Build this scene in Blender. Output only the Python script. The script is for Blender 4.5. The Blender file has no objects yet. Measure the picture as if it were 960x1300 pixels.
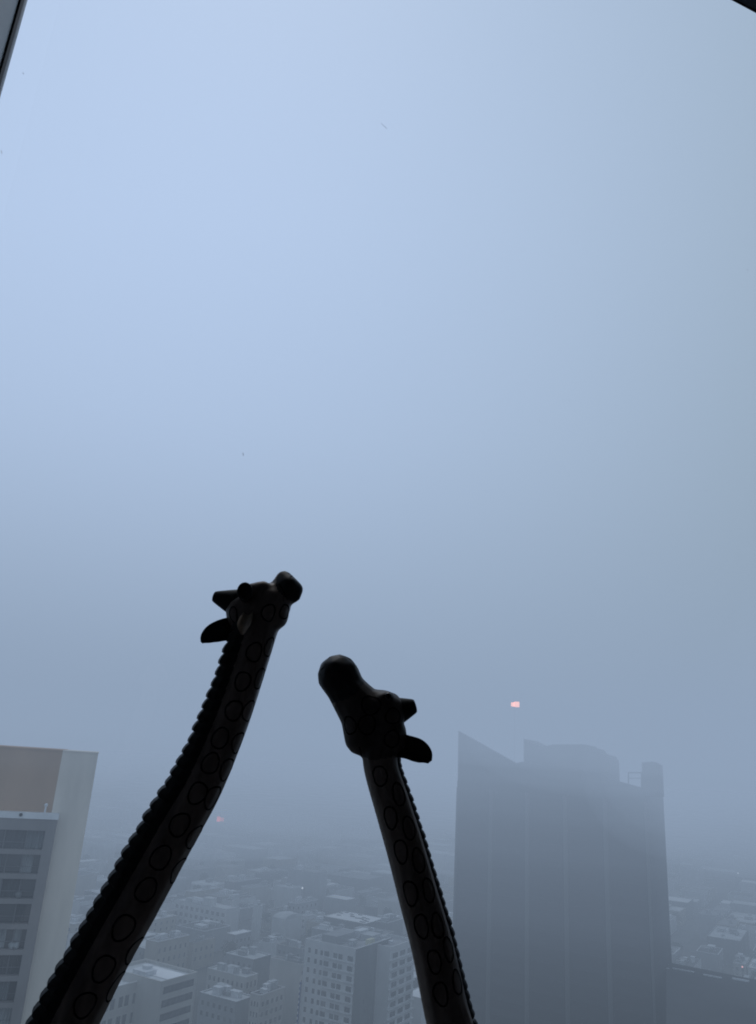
import bpy, bmesh, math, random
from mathutils import Vector, Matrix, noise
from mathutils.bvhtree import BVHTree
random.seed(11)
S = bpy.context.scene
COL = S.collection
rad = math.radians
# ---------------------------------------------------------------- camera
PITCH, ROLL, FPX = rad(18.3), rad(3.77), 965.0
CX, CY = 480.0, 650.0
CAM = Vector((0, 0, 100.0))
RM = Matrix.Rotation(rad(90) + PITCH, 3, 'X') @ Matrix.Rotation(ROLL, 3, 'Z')
RT = RM.transposed()
cd = bpy.data.cameras.new('camera'); cam = bpy.data.objects.new('camera', cd); COL.objects.link(cam)
cd.sensor_fit = 'VERTICAL'; cd.sensor_height = 36; cd.lens = FPX / 1300 * 36
cd.clip_start = 0.02; cd.clip_end = 20000
cam.matrix_world = Matrix.Translation(CAM) @ RM.to_4x4()
S.camera = cam

def ray(px, py): return (RM @ Vector(((px - CX) / FPX, -(py - CY) / FPX, -1))).normalized()
def proj(P):
    c = RT @ (Vector(P) - CAM)
    return (CX + FPX * c.x / -c.z, CY - FPX * c.y / -c.z, -c.z)
def on_z(px, py, z):
    d = ray(px, py); return CAM + d * ((z - CAM.z) / d.z)
def on_plane(px, py, p0, n):
    d = ray(px, py); return CAM + d * ((p0 - CAM).dot(n) / d.dot(n))
def az(a): return Vector((math.sin(rad(a)), math.cos(rad(a)), 0))
UP = Vector((0, 0, 1))
def reach(P, d, px):
    """how far to go from P along d until the picture column px is met"""
    a = RT @ (P - CAM); b = RT @ d; k = (px - CX) / FPX
    return -(a.x + k * a.z) / (b.x + k * b.z)

# ---------------------------------------------------------------- materials
def mat(name, c, rough=0.8, var=0.12, scale=0.3, spec=0.3, metal=0.0, streak=0.0, bump=0.0, c2=None):
    m = bpy.data.materials.new(name); m.use_nodes = True
    nt = m.node_tree; N = nt.nodes; L = nt.links; b = N['Principled BSDF']
    b.inputs['Roughness'].default_value = rough; b.inputs['Metallic'].default_value = metal
    b.inputs['Specular IOR Level'].default_value = spec
    tc = N.new('ShaderNodeTexCoord'); mp = N.new('ShaderNodeMapping')
    mp.inputs['Scale'].default_value = (1, 1, 1 - 0.85 * streak)
    L.new(tc.outputs['Object'], mp.inputs['Vector'])
    no = N.new('ShaderNodeTexNoise'); no.inputs['Scale'].default_value = scale; no.inputs['Detail'].default_value = 5
    L.new(mp.outputs['Vector'], no.inputs['Vector'])
    rp = N.new('ShaderNodeValToRGB')
    rp.color_ramp.elements[0].position = 0.32; rp.color_ramp.elements[1].position = 0.68
    d = c2 if c2 else tuple(x * (1 + var) for x in c)
    e = tuple(x * (1 - var) for x in c) if not c2 else c
    rp.color_ramp.elements[0].color = (*e, 1); rp.color_ramp.elements[1].color = (*d, 1)
    L.new(no.outputs['Fac'], rp.inputs['Fac']); L.new(rp.outputs['Color'], b.inputs['Base Color'])
    if bump:
        bp = N.new('ShaderNodeBump'); bp.inputs['Strength'].default_value = bump; bp.inputs['Distance'].default_value = 0.002
        L.new(no.outputs['Fac'], bp.inputs['Height']); L.new(bp.outputs['Normal'], b.inputs['Normal'])
    return m
def emit(name, c, s):
    m = bpy.data.materials.new(name); m.use_nodes = True
    b = m.node_tree.nodes['Principled BSDF']; b.inputs['Base Color'].default_value = (*c, 1)
    b.inputs['Emission Color'].default_value = (*c, 1); b.inputs['Emission Strength'].default_value = s
    return m
def wood(name, c, c2, rough, scale=22):
    m = mat(name, c, rough, 0, scale, 0.25, c2=c2, bump=0.25)
    for n in m.node_tree.nodes:
        if n.type == 'MAPPING': n.inputs['Scale'].default_value = (3.0, 3.0, 0.5)
    return m
M = dict(
    wood=wood('dark_stained_wood', (0.165, 0.13, 0.113), (0.30, 0.24, 0.205), 0.42),
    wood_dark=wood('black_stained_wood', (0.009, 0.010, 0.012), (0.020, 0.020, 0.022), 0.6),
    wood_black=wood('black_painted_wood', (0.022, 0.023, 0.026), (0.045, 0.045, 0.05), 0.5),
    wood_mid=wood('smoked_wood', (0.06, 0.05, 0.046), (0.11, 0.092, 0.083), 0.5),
    ring=mat('burnt_ring', (0.006, 0.006, 0.007), 0.9, 0.1, 30, 0.05),
    bare=wood('bare_wood', (0.30, 0.23, 0.17), (0.52, 0.42, 0.32), 0.5, 30),
    eye=mat('eye_lacquer', (0.01, 0.01, 0.012), 0.12, 0.05, 30, 0.6),
    white_paint=mat('reveal_paint', (0.62, 0.66, 0.68), 0.6, 0.03, 3),
    dark_metal=mat('dark_frame_metal', (0.075, 0.085, 0.11), 0.45, 0.1, 8, 0.4),
    gasket=mat('black_gasket', (0.012, 0.012, 0.014), 0.7, 0.1, 30),
    room=mat('room_paint', (0.16, 0.16, 0.17), 0.8, 0.06, 1.5),
    carpet=mat('carpet', (0.10, 0.10, 0.11), 0.95, 0.2, 60),
    asphalt=mat('asphalt', (0.075, 0.077, 0.08), 0.9, 0.2, 0.05),
    ground=mat('city_ground', (0.085, 0.085, 0.082), 0.95, 0.45, 0.02),
    paint=mat('road_paint', (0.55, 0.55, 0.53), 0.8, 0.2, 0.6),
    cream=mat('cream_render', (0.46, 0.45, 0.42), 0.85, 0.08, 0.12, streak=0.8),
    white=mat('white_render', (0.60, 0.61, 0.61), 0.8, 0.08, 0.15, streak=0.6),
    grey=mat('grey_render', (0.28, 0.29, 0.30), 0.85, 0.12, 0.12, streak=0.8),
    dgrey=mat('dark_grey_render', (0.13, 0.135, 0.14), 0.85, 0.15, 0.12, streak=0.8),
    beige=mat('beige_render', (0.36, 0.33, 0.27), 0.85, 0.1, 0.15, streak=0.6),
    brown=mat('brown_concrete', (0.41, 0.275, 0.185), 0.9, 0.12, 0.18, streak=0.5),
    pier=mat('pale_concrete', (0.68, 0.63, 0.56), 0.9, 0.17, 0.30, streak=0.93),
    slab=mat('grey_concrete', (0.215, 0.205, 0.205), 0.9, 0.12, 0.3, streak=0.3),
    coping=mat('white_coping', (0.66, 0.68, 0.70), 0.7, 0.08, 0.8),
    tower=mat('tower_cladding', (0.036, 0.038, 0.038), 0.9, 0.25, 0.05, 0.05, streak=0.9),
    tower_light=mat('tower_pilaster', (0.074, 0.077, 0.077), 0.7, 0.15, 0.06, streak=0.9),
    glass=mat('window_glass', (0.085, 0.09, 0.095), 0.25, 0.35, 0.9, 0.5),
    glass_t=mat('tower_glass', (0.005, 0.006, 0.007), 0.35, 0.35, 0.15, 0.4),
    curtain=mat('pale_curtain', (0.24, 0.26, 0.27), 0.9, 0.25, 2.5, streak=0.9),
    mullion=mat('window_mullion', (0.12, 0.12, 0.13), 0.6, 0.1, 2),
    roof_l=mat('pale_roof', (0.55, 0.57, 0.58), 0.85, 0.22, 0.10),
    roof_w=mat('white_roof', (0.86, 0.87, 0.88), 0.8, 0.10, 0.12),
    roof_m=mat('gravel_roof', (0.27, 0.28, 0.29), 0.95, 0.25, 0.12),
    roof_d=mat('tar_roof', (0.10, 0.105, 0.11), 0.95, 0.3, 0.12),
    roof_x=mat('black_roof', (0.035, 0.037, 0.038), 0.95, 0.3, 0.06),
    leaf=mat('foliage', (0.030, 0.042, 0.026), 0.8, 0.5, 0.4),
    bark=mat('bark', (0.06, 0.05, 0.04), 0.9, 0.2, 2),
    plant_metal=mat('duct_metal', (0.42, 0.44, 0.45), 0.5, 0.12, 0.6),
    yellow=mat('pale_yellow_panel', (0.55, 0.54, 0.36), 0.7, 0.1, 0.6),
    tyre=mat('tyre_rubber', (0.02, 0.02, 0.02), 0.8, 0.1, 3),
    red=emit('red_reflection_glow', (1.0, 0.42, 0.30), 4.8),
    red_far=emit('far_red_glow', (1.0, 0.10, 0.07), 9.0), red_dim=emit('dim_red_glow', (1.0, 0.12, 0.09), 5.0),
    pale_lamp=emit('pale_lamp_glow', (0.85, 0.92, 1.0), 1.6),
    tail=emit('tail_lamp_glow', (1.0, 0.45, 0.45), 1.6),
    sign_blue=mat('blue_sign_panel', (0.06, 0.10, 0.24), 0.6, 0.1, 1),
)
CARP = [mat('car_paint_white', (0.6, 0.6, 0.6), 0.3, 0.03, 1, 0.5), mat('car_paint_black', (0.02, 0.02, 0.022), 0.3, 0.03, 1, 0.5),
        mat('car_paint_grey', (0.15, 0.16, 0.17), 0.3, 0.03, 1, 0.5)]

# ---------------------------------------------------------------- object helpers
def thing(name, loc, label, cat, group=None):
    o = bpy.data.objects.new(name, None); COL.objects.link(o); o.location = loc
    o.empty_display_size = 0.2
    return tag(o, label, cat, group)
def tag(o, label=None, cat=None, group=None, kind=None):
    if label: o['label'] = label
    if cat: o['category'] = cat
    if group: o['group'] = group
    if kind: o['kind'] = kind
    return o
def wloc(o):
    v = Vector(o.location)
    while o.parent: o = o.parent; v += o.location
    return v
def mk(name, bm, mats, parent=None, base=None, smooth=False):
    """bm holds world coordinates"""
    if parent is not None: base = wloc(parent) if base is None else base
    base = Vector(base) if base is not None else Vector((0, 0, 0))
    pw = wloc(parent) if parent is not None else Vector((0, 0, 0))
    for v in bm.verts: v.co -= base
    bmesh.ops.recalc_face_normals(bm, faces=bm.faces)
    me = bpy.data.meshes.new(name); bm.to_mesh(me); bm.free()
    for m in (mats if isinstance(mats, (list, tuple)) else [mats]): me.materials.append(m)
    if smooth:
        for p in me.polygons: p.use_smooth = True
    o = bpy.data.objects.new(name, me); COL.objects.link(o); o.parent = parent; o.location = base - pw
    return o
def quadbox(bm, o, a, b, c, mi=0):
    """box from corner o with edge vectors a, b, c"""
    vs = [bm.verts.new(o + a * i + b * j + c * k) for k in (0, 1) for j in (0, 1) for i in (0, 1)]
    for f in ((0, 1, 3, 2), (4, 5, 7, 6), (0, 1, 5, 4), (2, 3, 7, 6), (0, 2, 6, 4), (1, 3, 7, 5)):
        bm.faces.new([vs[i] for i in f]).material_index = mi
    return vs
def boxm(o, a, b, c):
    bm = bmesh.new(); quadbox(bm, Vector(o), a, b, c); return bm
def prism(bm, pts, ext):
    n = len(pts); A = [bm.verts.new(p) for p in pts]; B = [bm.verts.new(p + ext) for p in pts]
    bm.faces.new(A); bm.faces.new(B[::-1])
    for i in range(n): bm.faces.new((A[i], A[(i + 1) % n], B[(i + 1) % n], B[i]))
def bar(bm, p, q, r, n=8):
    d = (q - p).normalized(); s = d.orthogonal().normalized(); t = d.cross(s)
    A = [bm.verts.new(p + (s * math.cos(2 * math.pi * i / n) + t * math.sin(2 * math.pi * i / n)) * r) for i in range(n)]
    B = [bm.verts.new(v.co + (q - p)) for v in A]
    bm.faces.new(A); bm.faces.new(B[::-1])
    for i in range(n): bm.faces.new((A[i], A[(i + 1) % n], B[(i + 1) % n], B[i]))

# ---------------------------------------------------------------- city grid
U, V = az(31), az(-59)          # the two street directions
FOOT = []                        # footprints (a0, a1, b0, b1) in grid coordinates
def gc(P): return P.x * U.x + P.y * U.y, P.x * V.x + P.y * V.y
def gp(a, b, z=0): return U * a + V * b + UP * z

def coping(C, u, v, zr, m, root, th=0.42):
    bm = bmesh.new(); un, vn = u.normalized(), v.normalized(); o = Vector((C.x, C.y, zr)) - un * .04 - vn * .04
    u, v = u + un * .08, v + vn * .08
    quadbox(bm, o, u, vn * th, UP * .14); quadbox(bm, o + v - vn * th, u, vn * th, UP * .14)
    quadbox(bm, o + vn * th, un * th, v - vn * 2 * th, UP * .14); quadbox(bm, o + u - un * th + vn * th, un * th, v - vn * 2 * th, UP * .14)
    mk('coping', bm, m, root)
def shell(bm, C, u, v, zr, par=0.8, th=0.35):
    """four walls with a parapet round the roof"""
    base = Vector((C.x, C.y, 0))
    quadbox(bm, base, u, v, UP * (zr - par))
    un, vn = u.normalized(), v.normalized()
    z = Vector((0, 0, zr - par))
    quadbox(bm, base + z, u, vn * th, UP * par)
    quadbox(bm, base + z + v - vn * th, u, vn * th, UP * par)
    quadbox(bm, base + z + vn * th, un * th, v - vn * 2 * th, UP * par)
    quadbox(bm, base + z + u - un * th + vn * th, un * th, v - vn * 2 * th, UP * par)

def window_copy(proto, parent, pos, along, normal, w, h):
    o = proto.copy(); COL.objects.link(o); o.parent = parent; o.name = 'window'
    o.rotation_euler = (0, 0, math.atan2(along.y, along.x)); o.scale = (w, 1, h)
    o.location = pos - wloc(parent)
    return o
_bm = bmesh.new(); quadbox(_bm, Vector((0, -0.05, 0)), Vector((1, 0, 0)), Vector((0, 0.1, 0)), UP)
WME = bpy.data.meshes.new('window'); _bm.to_mesh(WME); _bm.free(); WME.materials.append(M['glass'])
WMS = [WME]
for nm_, c_ in (('blind_glass', (.17, .175, .175)), ('dark_glass', (.055, .06, .066)), ('mid_glass', (.12, .125, .13))):
    m_ = WME.copy(); m_.materials[0] = mat(nm_, c_, .3, .2, .9, .5); WMS.append(m_)
WR = random.Random(77)
class P0:                        # makes copies of one window mesh
    @staticmethod
    def copy(): return bpy.data.objects.new('window', WMS[WR.choice((0, 0, 1, 2, 3))])

def windows(root, C, d, n, length, ztop, rows, cols, w, h, pitch, m0=0.0, m1=0.0):
    """rows x cols separate windows on the wall that starts at C and runs along d, outward normal n"""
    usable = length - m0 - m1
    for r in range(rows):
        z = ztop - (r + 1) * pitch + (pitch - h) * 0.5
        if z < 0.3: break
        for c in range(cols):
            s = m0 + usable * (c + 0.5) / cols
            if d == 'v': pass
            P = Vector((C.x, C.y, 0)) + d * (s - w / 2) + n * 0.0 + UP * z
            window_copy(P0, root, P, d, n, w, h)

def rooftop(root, C, u, v, zr, seed, n):
    rnd = random.Random(seed); un, vn = u.normalized(), v.normalized(); lu, lv = u.length, v.length
    for k in range(n):
        a, b = rnd.uniform(0.15, 0.7) * lu, rnd.uniform(0.15, 0.7) * lv
        w, d_, h = rnd.uniform(1.5, 0.2 * lu + 1.6), rnd.uniform(1.5, 0.2 * lv + 1.6), rnd.uniform(1.0, 2.8)
        w = min(w, lu - a - 0.8); d_ = min(d_, lv - b - 0.8)
        if w < 0.5 or d_ < 0.5: continue
        bm = bmesh.new(); base = Vector((C.x, C.y, zr - 0.8)) + un * a + vn * b
        quadbox(bm, base, un * w, vn * d_, UP * h)
        quadbox(bm, base + UP * h - un * 0.15 - vn * 0.15, un * (w + 0.3), vn * (d_ + 0.3), UP * 0.15)
        mk('roof_hut' if h > 1.9 else 'air_unit', bm, [M['plant_metal'], M['grey'], M['coping']][rnd.randrange(3)], root)

def house(name, label, cat, C, a, b, zr, wall, roof, group=None, seed=0, clutter=2, par=0.8, note=True):
    u, v = U * a, V * b
    root = thing(name, (C.x, C.y, 0), label, cat, group)
    bm = bmesh.new(); shell(bm, C, u, v, zr, par); mk('wall', bm, M[wall], root)
    th = 0.35
    bm = boxm(Vector((C.x, C.y, zr - par + 0.004)) + U * th + V * th, u - U * 2 * th, v - V * 2 * th, UP * 0.06)
    mk('roof', bm, M[roof], root)
    if clutter: rooftop(root, C, u, v, zr + 0.8 - par, seed, clutter)
    if Vector((C.x, C.y)).length < 600: coping(C, u, v, zr, M[('coping', 'white', 'cream', 'grey')[seed % 4]], root)
    g = gc(C)
    if note: FOOT.append((g[0], g[0] + a, g[1], g[1] + b))
    return root
def landmark(name, label, N, xL, xR, zr, wall, roof, cat='building', win=None, **k):
    """near roof corner at pixel N; the roof reaches to columns xL and xR"""
    C = on_z(N[0], N[1], zr)
    a = reach(C, U, xR); b = reach(C, V, xL)
    a, b = abs(a), abs(b)
    r = house(name, label, cat, C, a, b, zr, wall, roof, seed=int(N[0] * 7 + N[1]), **k)
    d = (C - CAM).length
    if win:
        # (face, rows, cols, w share, h, pitch, first row drop)
        for (f, rows, cols, ws, h, pitch, drop) in win:
            dr, ln, n = (V, b, -U) if f == 'v' else (U, a, -V)
            windows(r, C, dr, n, ln, zr - drop, rows, cols, ws * ln / cols, h, pitch, 0.4, 0.4)
    return r, C, a, b

# ================================================================ GIRAFFES
def rcone(bm, p, rp, q, rq, ys=1.0):
    tmp = bmesh.new()
    for c, r in ((p, rp + 0.0009), (q, rq + 0.0009)):
        g = bmesh.ops.create_icosphere(tmp, subdivisions=2, radius=r)
        for v in g['verts']: v.co.y *= ys; v.co += c
    bmesh.ops.remove_doubles(tmp, verts=tmp.verts, dist=1e-7)
    h = bmesh.ops.convex_hull(tmp, input=tmp.verts)
    mp = {}
    keep = [f for f in h['geom'] if isinstance(f, bmesh.types.BMFace)]
    for f in keep:
        vs = []
        for v in f.verts:
            if v not in mp: mp[v] = bm.verts.new(v.co)
            vs.append(mp[v])
        try: bm.faces.new(vs)
        except ValueError: pass
    tmp.free()
def blob(bm, items, ys):
    tmp = bmesh.new()
    for p, r in items:
        g = bmesh.ops.create_icosphere(tmp, subdivisions=2, radius=r + .0009)
        for v in g['verts']: v.co.y *= ys; v.co += p
    h = bmesh.ops.convex_hull(tmp, input=tmp.verts); mp = {}
    for f in [x for x in h['geom'] if isinstance(x, bmesh.types.BMFace)]:
        vs = []
        for v in f.verts:
            if v not in mp: mp[v] = bm.verts.new(v.co)
            vs.append(mp[v])
        try: bm.faces.new(vs)
        except ValueError: pass
    tmp.free()
def crom(P, n):
    out = []
    for i in range(len(P) - 1):
        p0, p1, p2, p3 = P[max(i - 1, 0)], P[i], P[i + 1], P[min(i + 2, len(P) - 1)]
        for k in range(n):
            t = k / n
            out.append([0.5 * (2 * b + (c - a) * t + (2 * a - 5 * b + 4 * c - d) * t * t + (3 * b - a - 3 * c + d) * t ** 3)
                        for a, b, c, d in zip(p0, p1, p2, p3)])
    out.append(list(P[-1])); return out

def giraffe(YP, label, neck, head, snout, dark, body, legs, rings, mane, horns, ears, eyes, lines, facing, floor):
    PN = Vector((0, 1, 0)); P0_ = Vector((0, YP, 0))
    def W(px, py, yo=0.0):
        return on_plane(px, py, P0_ + Vector((0, yo, 0)), PN)
    def sc(px, py): return proj(W(px, py))[2] / FPX
    def rel(dx, dz, dy=0): return Vector((dx, YP + dy, CAM.z + dz))
    ax = [(*W(x, y), r * sc(x, y)) for x, y, r in neck] + [(*rel(x, z), r) for x, z, r in body[:2]]
    fine = crom(ax, 7)
    fine = [(Vector(f[:3]), f[3]) for f in fine]
    root_loc = rel(body[-2][0], 0); root_loc.z = floor
    root = thing('giraffe_figurine', root_loc, label, 'figurine')
    bm = bmesh.new()
    for i in range(len(fine) - 1): rcone(bm, fine[i][0], fine[i][1], fine[i + 1][0], fine[i + 1][1])
    for it in snout: blob(bm, [(W(x, y, yo), r * sc(x, y)) for x, y, r, yo in it], 1.0)
    for (a, b, ys) in head:
        rcone(bm, W(a[0], a[1], (a[3] if len(a) > 3 else 0) * 0.001), a[2] * sc(a[0], a[1]), W(b[0], b[1], (b[3] if len(b) > 3 else 0) * 0.001), b[2] * sc(b[0], b[1]), ys)
    bb = [(rel(x, z), r) for x, z, r in body]
    for i in range(1, len(bb) - 1): rcone(bm, bb[i][0], bb[i][1], bb[i + 1][0], bb[i + 1][1], 0.9)
    for (x0, z0, x1, x2, dy) in legs:
        zf = floor - CAM.z
        zm = (z0 + zf) * 0.48
        rcone(bm, rel(x0, z0, dy), 0.045, rel(x1, zm, dy), 0.026)
        rcone(bm, rel(x1, zm, dy), 0.026, rel(x2, zf + 0.05, dy), 0.019)
        rcone(bm, rel(x2, zf + 0.05, dy), 0.019, rel(x2, zf + 0.024, dy), 0.024)
    me = bpy.data.meshes.new('tmp'); bm.to_mesh(me); bm.free()
    to = bpy.data.objects.new('tmp', me); COL.objects.link(to)
    md = to.modifiers.new('r', 'REMESH'); md.mode = 'VOXEL'; md.voxel_size = 0.0024
    ms = to.modifiers.new('s', 'SMOOTH'); ms.iterations = 6; ms.factor = 0.5
    dg = bpy.context.evaluated_depsgraph_get()
    em = bpy.data.meshes.new_from_object(to.evaluated_get(dg))
    bpy.data.objects.remove(to)
    bm = bmesh.new(); bm.from_mesh(em); bpy.data.meshes.remove(em)
    tree = BVHTree.FromBMesh(bm)
    # burnt rings that outline the coat spots, and carved lines
    def tube(pts, r, closed):
        n = len(pts); rows = []; pts = [p_ - tree.find_nearest(p_)[1] * (r * .55) for p_ in pts]
        for i in range(n):
            a = pts[(i - 1) % n] if (closed or i > 0) else pts[i]; b = pts[(i + 1) % n] if (closed or i < n - 1) else pts[i]
            d = (b - a).normalized(); _, nn, _, _ = tree.find_nearest(pts[i])
            s = d.cross(nn).normalized()
            rows.append([bm.verts.new(pts[i] + (s * math.cos(t) + nn * math.sin(t)) * r) for t in (0.0, 0.9, 2.24, 3.14, 4.2, 5.2)])
        for i in range(n if closed else n - 1):
            A, B = rows[i], rows[(i + 1) % n]
            for k in range(6):
                f = bm.faces.new((A[k], A[(k + 1) % 6], B[(k + 1) % 6], B[k])); f.material_index = 1; f.smooth = True
    for f in bm.faces: f.smooth = True
    rnd = random.Random(5)
    for (x, y, rx, ry, tilt) in rings:
        d = ray(x, y); hit, nn, _, _ = tree.ray_cast(CAM, d)
        if hit is None: continue
        t = Vector((math.sin(rad(tilt)), 0, math.cos(rad(tilt)))); t = (t - nn * t.dot(nn)).normalized(); s = nn.cross(t)
        k = proj(hit)[2] / FPX; pts = []
        for i in range(30):
            an = 2 * math.pi * i / 30; w = 1 + 0.05 * math.sin(3 * an + x) + rnd.uniform(-.015, .015)
            p, _, _, _ = tree.find_nearest(hit + s * (rx * k * math.cos(an) * w) + t * (ry * k * math.sin(an) * w)); pts.append(p)
        tube(pts, 0.0014, True)
        # the same coat goes on round the far side of the neck
        o, n2, _, _ = tree.ray_cast(hit - nn * 0.004, -nn)
        if o is not None and x % 2 < 1.3:
            n2 = -n2 if n2.dot(nn) > 0 else n2
            t2 = (t - n2 * t.dot(n2)).normalized(); s2 = n2.cross(t2)
            tube([tree.find_nearest(o + s2 * (rx * k * math.cos(i * .2094)) + t2 * (ry * k * math.sin(i * .2094)))[0] for i in range(30)], 0.00105, True)
    for ln in lines:
        pts = []
        for i in range(len(ln) - 1):
            for q in range(6):
                x = ln[i][0] + (ln[i + 1][0] - ln[i][0]) * q / 6; y = ln[i][1] + (ln[i + 1][1] - ln[i][1]) * q / 6
                h, _, _, _ = tree.ray_cast(CAM, ray(x, y))
                if h is not None: pts.append(h)
        if len(pts) > 3: tube(pts, 0.0009, False)
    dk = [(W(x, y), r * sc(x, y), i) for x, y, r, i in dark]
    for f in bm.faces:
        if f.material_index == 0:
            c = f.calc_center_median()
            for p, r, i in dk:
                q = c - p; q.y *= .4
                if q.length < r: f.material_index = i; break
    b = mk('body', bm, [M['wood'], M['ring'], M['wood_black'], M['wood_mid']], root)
    # mane: a ridge of carved tufts
    side, turn, halfw, thick, pitch, s0 = mane
    bm = bmesh.new(); acc = 0.0; last = None; nxt = s0
    for i in range(len(fine) - 1):
        p, r = fine[i]; q, r2 = fine[i + 1]; L = (q - p).length
        while acc + L > nxt:
            f = (nxt - acc) / L; c = p.lerp(q, f); rr = r + (r2 - r) * f; d = (q - p).normalized()
            n = d.cross(PN).normalized() * side
            n = n * math.cos(rad(turn)) + (d * d.y - PN).normalized() * math.sin(rad(turn))
            y = d.cross(n).normalized()
            th = thick * rnd.uniform(0.9, 1.12); hw = halfw * (rr / 0.03)
            tmp = bmesh.new(); pts = []
            for (al, out) in ((-0.60, 0.10), (-0.50, 0.62), (-0.2, 0.86), (0.18, 1.0), (0.42, 0.94), (0.53, 0.55), (0.46, -0.3), (-0.5, -0.5)):
                for (yy, dn) in ((-1.0, -0.5), (-0.75, 0.55), (-0.3, 0.96), (0.3, 0.96), (0.75, 0.55), (1.0, -0.5)):
                    o_ = out * th * (dn if out > 0.2 else 0.5) 
                    base = math.sqrt(max(rr * rr - (yy * hw) ** 2, 0))
                    pts.append(tmp.verts.new(c + d * (al * pitch) + y * (yy * hw) + n * (base + o_)))
            h = bmesh.ops.convex_hull(tmp, input=tmp.verts); mp = {}
            for fc in [g for g in h['geom'] if isinstance(g, bmesh.types.BMFace)]:
                vs = []
                for v in fc.verts:
                    if v not in mp: mp[v] = bm.verts.new(v.co)
                    vs.append(mp[v])
                try: bm.faces.new(vs)
                except ValueError: pass
            tmp.free(); nxt += pitch
        acc += L
    mk('mane', bm, M['wood_dark'], root)
    def loft(secs, name, m, cap=True):
        bm = bmesh.new(); rows = []
        for (c, a_, b_) in secs: rows.append([bm.verts.new(c + a_ * math.cos(k * math.pi / 8) + b_ * math.sin(k * math.pi / 8)) for k in range(16)])
        for i in range(len(rows) - 1):
            for k in range(16): bm.faces.new((rows[i][k], rows[i][(k + 1) % 16], rows[i + 1][(k + 1) % 16], rows[i + 1][k]))
        bm.faces.new(rows[0]); bm.faces.new(rows[-1][::-1])
        return mk(name, bm, m, root, smooth=True)
    for (x0, y0, h0, x1, y1, h1, d0, d1, up) in horns:
        p, q = W(x0, y0, d0), W(x1, y1, d1); k = sc(x0, y0); d = (q - p).normalized()
        a_ = (Vector((0, 1, 0)) - d * d.y) if abs(d.y) < 0.8 else Vector((1, 0, 0)) - d * d.x
        a_.normalize(); b_ = d.cross(a_)
        secs = []
        for t in (0, .25, .5, .75, .92, 1.0):
            hw = (h0 + (h1 - h0) * (t ** 1.1)) * k * (1.0 if t < .95 else 0.93); secs.append((p.lerp(q, t), a_ * hw * 0.85, b_ * hw))
        secs.append((q + d * 0.0006, a_ * h1 * k * .6, b_ * h1 * k * .6))
        loft(secs, 'horn', M['wood_dark'])
    for (pts, wide, m_in) in ears:
        # pts: (x, y, half width, depth offset); `wide` is the side direction of the leaf
        C = [W(p[0], p[1], p[3]) for p in pts]; k = sc(pts[0][0], pts[0][1]); bm = bmesh.new(); rows = []; rows2 = []
        P = crom([(*c, p[2] * k) for c, p in zip(C, pts)], 5)
        for i, p in enumerate(P):
            c = Vector(p[:3]); q = Vector(P[min(i + 1, len(P) - 1)][:3]); o_ = Vector(P[max(i - 1, 0)][:3]); d = (q - o_).normalized()
            if wide is None: s = d.cross(PN).normalized(); f = -PN
            else: s = (wide - d * wide.dot(d)).normalized(); f = s.cross(d); f = f if f.y < 0 else -f
            hw = max(p[3], 0.0012)
            rows.append([bm.verts.new(c + s * (hw * t) + f * (hw * (0.50 * t * t - 0.10 * math.cos(t * 1.5)))) for t in (-1, -.66, -.33, 0, .33, .66, 1)])
            rows2.append([bm.verts.new(c + s * (hw * t * 1.02) - f * (hw * 0.62 * math.sqrt(max(0, 1 - t * t)) - hw * 0.40 * t * t)) for t in (-1, -.66, -.33, 0, .33, .66, 1)])
        n = len(rows)
        for i in range(n - 1):
            for j in range(6):
                bm.faces.new((rows[i][j], rows[i][j + 1], rows[i + 1][j + 1], rows[i + 1][j])).material_index = 1
                bm.faces.new((rows2[i][j], rows2[i + 1][j], rows2[i + 1][j + 1], rows2[i][j + 1]))
            for (j) in (0, 6): bm.faces.new((rows[i][j], rows[i + 1][j], rows2[i + 1][j], rows2[i][j]))
        for i in (0, n - 1): bm.faces.new(rows[i] + rows2[i][::-1])
        mk('ear', bm, [M['wood_dark'], M[m_in]], root, smooth=True)
    for (x, y, r, yo) in eyes:
        bm = bmesh.new(); k = sc(x, y)
        g = bmesh.ops.create_uvsphere(bm, u_segments=20, v_segments=12, radius=r * k)
        for v in g['verts']: v.co.y *= 0.7; v.co += W(x, y, yo)
        mk('eye', bm, M['eye'], root, smooth=True)
    # tail
    x, z, r = body[-1]
    sgn = -1 if facing > 0 else 1
    secs = [(rel(x + sgn * (r * 0.9 + 0.03 * t), z + 0.03 - 0.34 * t), Vector((0.011 - .006 * t + .012 * (t > .8), 0, 0)), Vector((0, 0.011 - .006 * t + .012 * (t > .8), 0))) for t in (0, .2, .4, .6, .78, .86, 1.0)]
    loft(secs, 'tail', M['wood_dark'])
    return root
FLOOR = CAM.z - 1.45
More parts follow.
